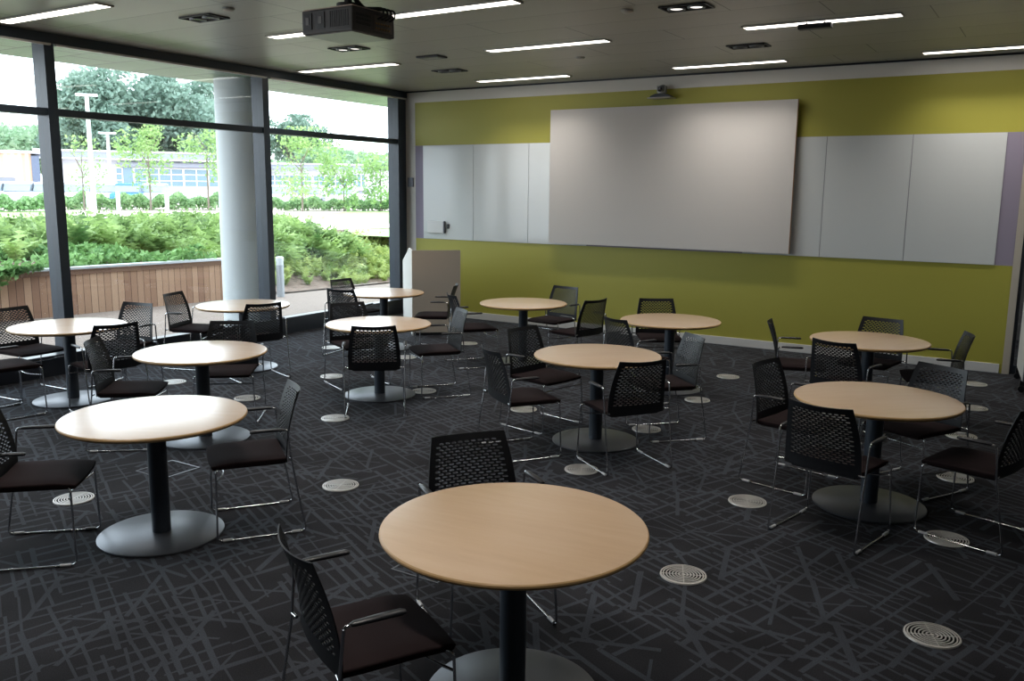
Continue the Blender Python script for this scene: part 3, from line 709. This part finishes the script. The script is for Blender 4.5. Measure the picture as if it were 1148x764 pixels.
for nm, q in [('trim_9', [dirp(330, 42), dirp(390, 51), dirp(500, 53), dirp(500, 33), dirp(400, 34)]), ('trim_10', [dirp(-90, 52), dirp(90, 50), dirp(70, 34), dirp(-90, 34)]), ('trim_11', [dirp(385, 28.5), dirp(500, 29), dirp(500, 23), dirp(400, 24.5)])]:
    flat_poly(nm, q, ZP + .0, M_lawn)

# ---- foliage builders (single meshes: nobody could count the leaves)
def leaf_cloud(name, m, samples, size, parent=None):
    V, F = [], []
    for p in samples:
        s = size * random.uniform(.6, 1.25)
        n = Vector((random.gauss(0, 1), random.gauss(0, 1), random.gauss(0.6, 1))).normalized()
        u = n.orthogonal().normalized(); u = Matrix.Rotation(random.uniform(0, 6.28), 3, n) @ u; w2 = n.cross(u) * .55; k = len(V)
        p = Vector(p); V += [p - u * s * .5, p + w2 * s * .5, p + u * s * .5, p - w2 * s * .5]; F.append((k, k + 1, k + 2, k + 3))
    return raw(name, V, F, m, parent)
def fern_field(name, m, spots, hgt, lab, cat):
    V, F = [], []
    for (x, y, z, sc) in spots:
        nf = random.randint(7, 10); H = hgt * sc
        for f in range(nf):
            a = random.uniform(0, 6.28); lean = random.uniform(.35, 1.0); L = H * random.uniform(.8, 1.25)
            dx, dy = math.cos(a), math.sin(a); px, py = -dy, dx; prev = None; segs = 7
            for i in range(segs + 1):
                t = i / segs; r = L * lean * (t ** 1.2) * .75; zz = L * (t * 1.05 - .55 * lean * t * t)
                c = Vector((x + dx * r, y + dy * r, z + zz))
                if prev is not None:
                    wl = L * .27 * math.sin(PI * min(1, t * .9 + .08)) + .01
                    mid = (c + prev) / 2
                    for sg in (-1, 1):
                        k = len(V); tip = mid + Vector((px * sg * wl + dx * .03, py * sg * wl + dy * .03, .25 * wl * random.uniform(-1, 1)))
                        V += [prev, c, tip]; F.append((k, k + 1, k + 2))
                prev = c
    o = raw(name, V, F, m); tag(o, lab, cat, kind='stuff'); return o

sp1, sp2, sp3 = [], [], []
R_ = random.Random(3)
for _ in range(1250):          # ferns on the upper bank of the left and middle bays
    y = R_.uniform(3, 16.5); d = R_.uniform(1.6, 6.4); x = toe(y) - d
    if y < 11.3:
        lim = 5.2 - (y - 6) * 1.0
        if d < max(.3, lim) and R_.random() < .93: continue
    sp1.append((x, y, bank_z(x, y), R_.uniform(.8, 1.3)))
fern_field('fern_bank', M_fern, sp1, .66, 'bank of light green ferns outside, above the timber planter wall', 'ferns')
for _ in range(1100):
    y = R_.uniform(11.6, 22); d = R_.uniform(.35, 5.5); x = toe(y) - d; sp2.append((x, y, bank_z(x, y), R_.uniform(.5, 1.0) * (1 if d > .8 else .7)))
fern_field('shrub_border', M_shrub, sp2, .52, 'yellow-green leafy border sloping down to the gravel outside the right bay', 'shrubs')
iv = []
for _ in range(26000):
    y = R_.uniform(1.5, 11.2); d = R_.uniform(-.05, 5.2); x = toe(y) - d
    if d > 5.4 - max(0, y - 6) * 1.0: continue
    patch = math.sin(x * 2.1 + 1.3) * math.sin(y * 1.7 + x) + .35 * math.sin(y * 4.1 - x * 3)
    if patch < -.16: continue
    iv.append((x, y, bank_z(x, y) + R_.uniform(.02, .22) * (1 + .5 * patch)))
for _ in range(1700):          # trailing over the coping at the left
    y = R_.uniform(4.6, 7.7); z = .80 - abs(R_.gauss(0, .20)) * max(0.08, (7.6 - y) / .9)
    if z < .1: continue
    iv.append((tx(y) + .07 + R_.uniform(0, .08), y, z))
tag(leaf_cloud('ground_ivy', M_ivy, iv, .14), 'trailing green ground-cover ivy on the bank, spilling over the planter wall at left', 'ivy', kind='stuff')

# hedge rows
def hedge(name, us, d, w, h, n, lab, m=M_hedge, size=.26):
    e = []
    for _ in range(n):
        u = R_.uniform(*us); x, y = dirp(u, d + R_.uniform(-w, w)); hh = h * (.75 + .25 * math.sin(u * .21) * math.sin(u * .083))
        e.append((x, y, ZP + hh * (R_.random() ** .5)))
    tag(leaf_cloud(name, m, e, size), lab, 'hedge', kind='stuff')
hedge('hedge', (60, 300), 54, 1.4, 1.0, 6500, 'low leafy hedge beyond the path, in front of the parked cars')
hedge('hedge', (-30, 60), 50, 1.2, .9, 2200, 'low bushy hedge at the far left below the timber-clad building')
hedge('hedge', (300, 470), 53, 1.2, .85, 5000, 'low clipped hedge beyond the lawn, seen through the right bay')

# trees
def tree(u, d, ztop, rx, rz, m, lab, n=2600, size=.35, kindn='broadleaf_tree', trunk=.12, blobs=9, seed=1):
    x, y = dirp(u, d); rr = random.Random(seed); e = empty(kindn, (x, y, ZP)); tag(e, lab, 'tree', 'trees beyond the bank')
    H = ztop - ZP; cz = H - rz; S = []
    cs = [(rr.gauss(0, rx * .45), rr.gauss(0, rx * .45), cz + rr.uniform(-.7, .75) * rz, rr.uniform(.35, .6)) for _ in range(blobs)]
    for _ in range(n):
        c = rr.choice(cs); v3 = Vector((rr.gauss(0, 1), rr.gauss(0, 1), rr.gauss(0, 1))).normalized() * (rr.random() ** .33)
        S.append((c[0] + v3.x * rx * c[3], c[1] + v3.y * rx * c[3], min(H, c[2] + v3.z * rz * c[3] * .9)))
    leaf_cloud('crown', m, S, size, e)
    tb = MB().tube([(0, 0, -.1), (trunk * .4, 0, cz * .5), (0, 0, cz)], [trunk, trunk * .8, trunk * .5], 8)
    for k in range(5):
        a = k * 1.3 + seed; z0 = cz * (.75 + .08 * k); tb.tube([(0, 0, z0), (math.cos(a) * rx * .3, math.sin(a) * rx * .3, z0 + rz * .35), (math.cos(a) * rx * .55, math.sin(a) * rx * .55, z0 + rz * .6)], [trunk * .45, trunk * .3, trunk * .12], 6)
    tb.build('trunk', M_bark, e, 60); return e
def zt(v, d, u=200):            # height of a thing whose top shows at row v
    return 2.05 + (208.5 + (u) * .0105 - v) / 979.5 * d
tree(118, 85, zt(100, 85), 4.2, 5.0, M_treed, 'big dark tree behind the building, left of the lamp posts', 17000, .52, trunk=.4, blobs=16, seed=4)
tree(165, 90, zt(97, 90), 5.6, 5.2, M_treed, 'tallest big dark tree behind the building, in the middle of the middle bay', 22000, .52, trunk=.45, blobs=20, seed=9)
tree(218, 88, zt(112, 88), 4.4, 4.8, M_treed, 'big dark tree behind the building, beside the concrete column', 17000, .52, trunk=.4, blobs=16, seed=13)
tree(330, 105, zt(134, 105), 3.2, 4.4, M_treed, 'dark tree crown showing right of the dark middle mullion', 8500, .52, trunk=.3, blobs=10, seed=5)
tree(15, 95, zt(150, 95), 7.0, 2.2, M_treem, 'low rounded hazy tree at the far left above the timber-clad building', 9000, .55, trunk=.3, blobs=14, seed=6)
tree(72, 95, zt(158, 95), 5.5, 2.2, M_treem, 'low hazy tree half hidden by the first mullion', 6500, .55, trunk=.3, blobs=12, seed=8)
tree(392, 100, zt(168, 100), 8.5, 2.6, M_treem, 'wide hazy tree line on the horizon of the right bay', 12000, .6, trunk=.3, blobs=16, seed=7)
tree(172, 52, zt(146, 52), 1.31, 1.72, M_treel, 'slim young light-green tree in front of the white windows of the building', 1300, .22, 'young_tree', .06, 9, 3)
tree(236, 52, zt(140, 52), 1.72, 1.86, M_treel, 'young light-green tree just left of the concrete column', 1500, .22, 'young_tree', .06, 9, 12)
tree(340, 50, zt(146, 50), 2.21, 1.93, M_treel, 'young light-green tree right beside the middle mullion in the right bay', 1700, .22, 'young_tree', .06, 10, 21)
tree(386, 52, zt(172, 52), 1.24, 1.66, M_treel, 'small young light-green tree in the middle of the right bay', 900, .22, 'young_tree', .05, 8, 33)
tree(427, 52, zt(160, 52), 1.59, 2.00, M_treel, 'young light-green tree near the right end of the right bay', 1400, .22, 'young_tree', .06, 9, 41)
tree(98, 52, zt(162, 52), 1.03, 1.66, M_treel, 'thin young tree just right of the first mullion', 420, .2, 'young_tree', .05, 8, 51)

# buildings : local frame x to the right in view, y away
def bld(name, lab, u0, u1, d, rz=None):
    p0 = Vector(dirp(u0, d)); p1 = Vector(dirp(u1, d)); dv = p1 - p0
    e = empty(name, (p0.x, p0.y, ZP), math.atan2(dv.y, dv.x)); tag(e, lab, 'building'); return e, dv.length
M_bwh = mat('pale_render', rgb(206, 206, 214), 0.8); M_broof = mat('grey_fascia', rgb(140, 144, 158), 0.6)
M_bwin = mat('bluish_window_glass', rgb(120, 144, 160), 0.1, spec=.8); M_bfr = mat('white_window_frame', rgb(236, 236, 238), 0.5)
M_clad = mat('pale_cedar_cladding', rgb(214, 184, 162), 0.8)
t = nd(M_clad, 'ShaderNodeTexCoord'); s_ = nd(M_clad, 'ShaderNodeSeparateXYZ'); lk(M_clad, t.outputs['Object'], s_.inputs[0])
wn = nd(M_clad, 'ShaderNodeTexWhiteNoise', noise_dimensions='1D'); lk(M_clad, math_n(M_clad, 'FLOOR', math_n(M_clad, 'DIVIDE', s_.outputs[0], .22)), wn.inputs['W'])
lk(M_clad, ramp(M_clad, wn.outputs['Value'], [(0, rgb(196, 162, 138)), (1, rgb(228, 204, 186))]), bsdf(M_clad).inputs['Base Color'])
def win(e, x0, x1, z0, z1, nx, nz, y=-.02):
    f = MB(); t_ = .07
    f.box(x0, x1, y - .06, y, z0, z0 + t_).box(x0, x1, y - .06, y, z1 - t_, z1)
    for i in range(nx + 1): xx = x0 + (x1 - x0) * i / nx; f.box(xx - t_ / 2, xx + t_ / 2, y - .06, y, z0, z1)
    for j in range(1, nz): zz = z0 + (z1 - z0) * j / nz; f.box(x0, x1, y - .055, y - .005, zz - .03, zz + .03)
    fo = f.build('window_frame', M_bfr, e); MB().box(x0, x1, y - .012, y + .015, z0, z1).build('window_glass', M_bwin, fo)
dB = 72
def bx(u, u0, L, u1): return L * (u - u0) / (u1 - u0)
def bz(v, d=dB, u=150): return zt(v, d, u) - ZP
e, L = bld('timber_clad_building', 'low pale timber-clad building with grey shutter at the far left outside', -40, 52, dB)
MB().box(0, L * .90, 0, 5, -.2, bz(178, dB, 20)).build('cladding_wall', M_clad, e)
MB().box(L * .90, L, -.1, 5, -.2, bz(180, dB, 20)).build('dark_end_panel', mat('slate_panel', rgb(96, 106, 128), 0.6), e)
MB().box(bx(-25, -40, L, 52), bx(23, -40, L, 52), -.06, 0.01, -.1, bz(201, dB, 20)).build('roller_shutter', mat('grey_shutter', rgb(126, 130, 140), 0.5), e)
MB().box(-.2, L + .1, -.3, 5.2, bz(178, dB, 20), bz(175.5, dB, 20)).build('roof_edge', M_bwh, e)
e, L = bld('long_low_building', 'long low white building with grey roof band and white-framed windows outside', 54, 292, dB + 2)
f0 = lambda u: bx(u, 54, L, 292)
MB().box(0, L, 0, 5, -.2, bz(184, dB + 2)).build('rendered_wall', M_bwh, e)
MB().box(-.3, L + .3, -.9, 5.3, bz(182.5, dB + 2), bz(176.5, dB + 2)).build('roof_band', M_broof, e)
MB().box(-.4, L + .4, -1.0, 5.4, bz(176.5, dB + 2), bz(175, dB + 2)).box(-.4, L + .4, -1.0, -.9, bz(184, dB + 2), bz(182.5, dB + 2)).build('white_roof_edge', M_bfr, e)
MB().box(f0(133), L, -.5, 0.02, bz(190, dB + 2), bz(186, dB + 2)).build('eaves_strip', M_broof, e)
win(e, f0(131), f0(138), bz(210, dB + 2), bz(191, dB + 2), 1, 3)
MB().box(f0(139), f0(149), -.08, 0.02, bz(211, dB + 2), bz(191, dB + 2)).build('glass_door', M_bwin, e)
win(e, f0(151), f0(205), bz(210, dB + 2), bz(191, dB + 2), 4, 3)
win(e, f0(206), f0(290), bz(210, dB + 2), bz(191, dB + 2), 6, 3)
e, L = bld('school_block', 'low grey and white building with glazed upper front beyond the right bay', 296, 470, 80)
f1 = lambda u: bx(u, 296, L, 470)
z1 = lambda v: zt(v, 80, 380) - ZP
MB().box(0, f1(412), 0, 10, -.2, z1(189)).build('front_wall', M_bwh, e)
MB().box(f1(412), L, 2.5, 12, -.2, z1(192)).build('rear_wing', M_bwh, e)
MB().box(-.3, f1(413), -.9, 10.5, z1(192), z1(187.5)).build('roof_band', M_broof, e)
MB().box(-.4, f1(414), -1.0, 10.6, z1(187.5), z1(186)).box(-.2, f1(410), -1.2, 0, z1(213.5), z1(211.5)).box(-.2, f1(410), -1.0, 0, z1(219), z1(217.5)).build('white_band', M_bfr, e)
MB().box(0, f1(410), -.9, 0.01, z1(217.5), z1(213.5)).box(0, f1(402), -.4, .01, z1(226), z1(219)).build('grey_base_band', M_broof, e)
win(e, f1(302), f1(350), z1(211), z1(198), 6, 2)
win(e, f1(352), f1(394), z1(211), z1(198), 7, 2)
win(e, f1(395), f1(409), z1(211), z1(196), 3, 2)

# cars
def make_car(u, d, col, lab, rz=0.0):
    x, y = dirp(u, d); a = math.radians(32) + math.atan((574 - u) / 979.5)
    e = empty('parked_car', (x, y, ZP), a + rz); tag(e, lab, 'car', 'parked cars in front of the far buildings')
    mc = mat('car_paint', col, 0.25, spec=.7)
    prof = [(-2.05, .35), (-2.1, .62), (-2.0, .82), (-1.35, .92), (1.0, .94), (1.95, .80), (2.1, .60), (2.08, .35)]
    MB().prism(prof, (-.85, .85), Matrix.Rotation(PI / 2, 4, 'X')).build('car_body', mc, e)
    MB().prism([(-1.55, .92), (-1.05, 1.36), (-.2, 1.44), (.35, 1.38), (1.05, .94)], (-.72, .72), Matrix.Rotation(PI / 2, 4, 'X')).build('cabin_glass', mat('car_glass', rgb(130, 142, 152), 0.1), e)
    MB().prism([(-1.1, 1.345), (-.2, 1.445), (.38, 1.375), (.36, 1.42), (-.2, 1.485), (-1.08, 1.39)], (-.74, .74), Matrix.Rotation(PI / 2, 4, 'X')).build('roof_panel', mc, e)
    for sx in (-1.3, 1.3):
        for sy in (-.78, .78):
            MB().lathe([(0, -.1), (.31, -.1), (.31, .1), (0, .1)], 20, Matrix.Translation((sx, sy, .31)) @ Matrix.Rotation(PI / 2, 4, 'X')).build('wheel', M_blackp, e, 40)
WHT = rgb(226, 228, 232)
make_car(-2, 62, WHT, 'white parked car at the far left edge outside', 1.35)
make_car(31, 62, rgb(196, 200, 208), 'silver parked car before the timber-clad building', 1.35)
make_car(64, 62, WHT, 'white parked car partly behind the first mullion', 1.35)
make_car(97, 62, WHT, 'white parked car just right of the first mullion', 1.35)
make_car(127, 62, WHT, 'white parked car between the two lamp posts', 1.35)
make_car(178, 62, rgb(214, 224, 236), 'pale parked car right of the lamp posts, behind the hedge', 1.35)
make_car(152, 61.5, rgb(40, 120, 214), 'bright blue parked car low behind the hedge', 1.35)
make_car(318, 62, WHT, 'white parked car beside the middle mullion in the right bay', 1.35)
make_car(352, 62, rgb(208, 212, 218), 'silver parked car behind the clipped hedge in the right bay', 1.35)
make_car(388, 62, WHT, 'white parked car right of the small young tree', 1.35)

# lamp posts, bollards
M_lp = mat('pale_galvanised', rgb(206, 212, 214), 0.4, metal=.3)
for u, d, v, lb in [(109, 50, 122, 'tall pale lamp post outside, the nearer of two in the middle bay'), (129, 62, 158, 'shorter farther pale lamp post in the middle bay')]:
    x, y = dirp(u, d); e = empty('lamp_post', (x, y, ZP)); tag(e, lb, 'lamp post', 'pale lamp posts outside'); h = zt(v, d, u) - ZP
    MB().tube([(0, 0, 0), (0, 0, h)], [.13, .09], 12).build('pole', M_lp, e, 60)
    MB().box(-.5, .5, -.15, .15, h - .02, h + .10, .01, Matrix.Rotation(math.radians(50), 4, 'Z')).build('lamp_head', M_lp, e)
for u, lb in [(103, 'short white bollard left of the tall lamp post'), (136, 'short white bollard right of the tall lamp post'), (190, 'short white bollard below the slim young tree')]:
    x, y = dirp(u, 51); o = MB().lathe([(0, 0), (.11, 0), (.11, .95), (.08, 1.0), (0, 1.0)], 16).build('path_bollard', M_lp, smooth=50)
    o.location = (x, y, ZP); tag(o, lb, 'bollard', 'short white bollards along the path')

# ================================================================ light
w = bpy.data.worlds.new('World'); scene.world = w; w.use_nodes = True
nt = w.node_tree; bg = nt.nodes['Background']
tc = nt.nodes.new('ShaderNodeTexCoord'); sp = nt.nodes.new('ShaderNodeSeparateXYZ'); cr = nt.nodes.new('ShaderNodeValToRGB')
nt.links.new(tc.outputs['Generated'], sp.inputs[0]); nt.links.new(sp.outputs[2], cr.inputs[0])
cr.color_ramp.elements[0].position = 0.0; cr.color_ramp.elements[0].color = (0.84, 0.92, 1.0, 1)
cr.color_ramp.elements[1].position = 0.7; cr.color_ramp.elements[1].color = (0.80, 0.90, 1.0, 1)
nt.links.new(cr.outputs[0], bg.inputs[0]); bg.inputs[1].default_value = 5.6
sun = bpy.data.lights.new('sun', 'SUN'); sun.energy = 1.0; sun.angle = math.radians(25); sun.color = (1, .97, .92)
so = bpy.data.objects.new('sun', sun); COL.objects.link(so); so.rotation_euler = (math.radians(48), 0, math.radians(200))
for i, (y0, y1, num) in enumerate(BAYS):
    al = bpy.data.lights.new('window_portal', 'AREA'); al.shape = 'RECTANGLE'; al.size = 3.3; al.size_y = y1 - y0 - .1; al.cycles.is_portal = True
    ao = bpy.data.objects.new('window_portal', al); COL.objects.link(ao); ym = (y0 + y1) / 2
    ao.location = (wx(ym) - .25, ym, 1.88); ao.rotation_euler = (0, math.radians(-90), 0)

scene.view_settings.view_transform = 'Standard'; scene.view_settings.look = 'None'
scene.view_settings.exposure = 0.0; scene.view_settings.gamma = 1.0; scene.view_settings.use_curve_mapping = False
scene.cycles.use_denoising = True
scene.cycles.max_bounces = 10; scene.cycles.transparent_max_bounces = 16; scene.cycles.diffuse_bounces = 5
scene.cycles.caustics_reflective = False; scene.cycles.caustics_refractive = False
scene.cycles.sample_clamp_indirect = 8

# ================================================================ camera
cam = bpy.data.cameras.new('camera'); co = bpy.data.objects.new('camera', cam); COL.objects.link(co)
cam.sensor_width = 36.0; cam.lens = 979.54 * 36.0 / 1148.0; cam.clip_end = 500
yaw, p, r = math.radians(32.0318), math.radians(9.72686), math.radians(0.60737)
f = Vector((-math.sin(yaw) * math.cos(p), math.cos(yaw) * math.cos(p), -math.sin(p)))
rt = Vector((math.cos(yaw), math.sin(yaw), 0)); up = rt.cross(f)
rt2 = rt * math.cos(r) + up * math.sin(r); up2 = -rt * math.sin(r) + up * math.cos(r)
Mx = Matrix((rt2, up2, -f)).transposed().to_4x4(); Mx.translation = Vector((0, 0, 2.05245))
co.matrix_world = Mx
scene.camera = co
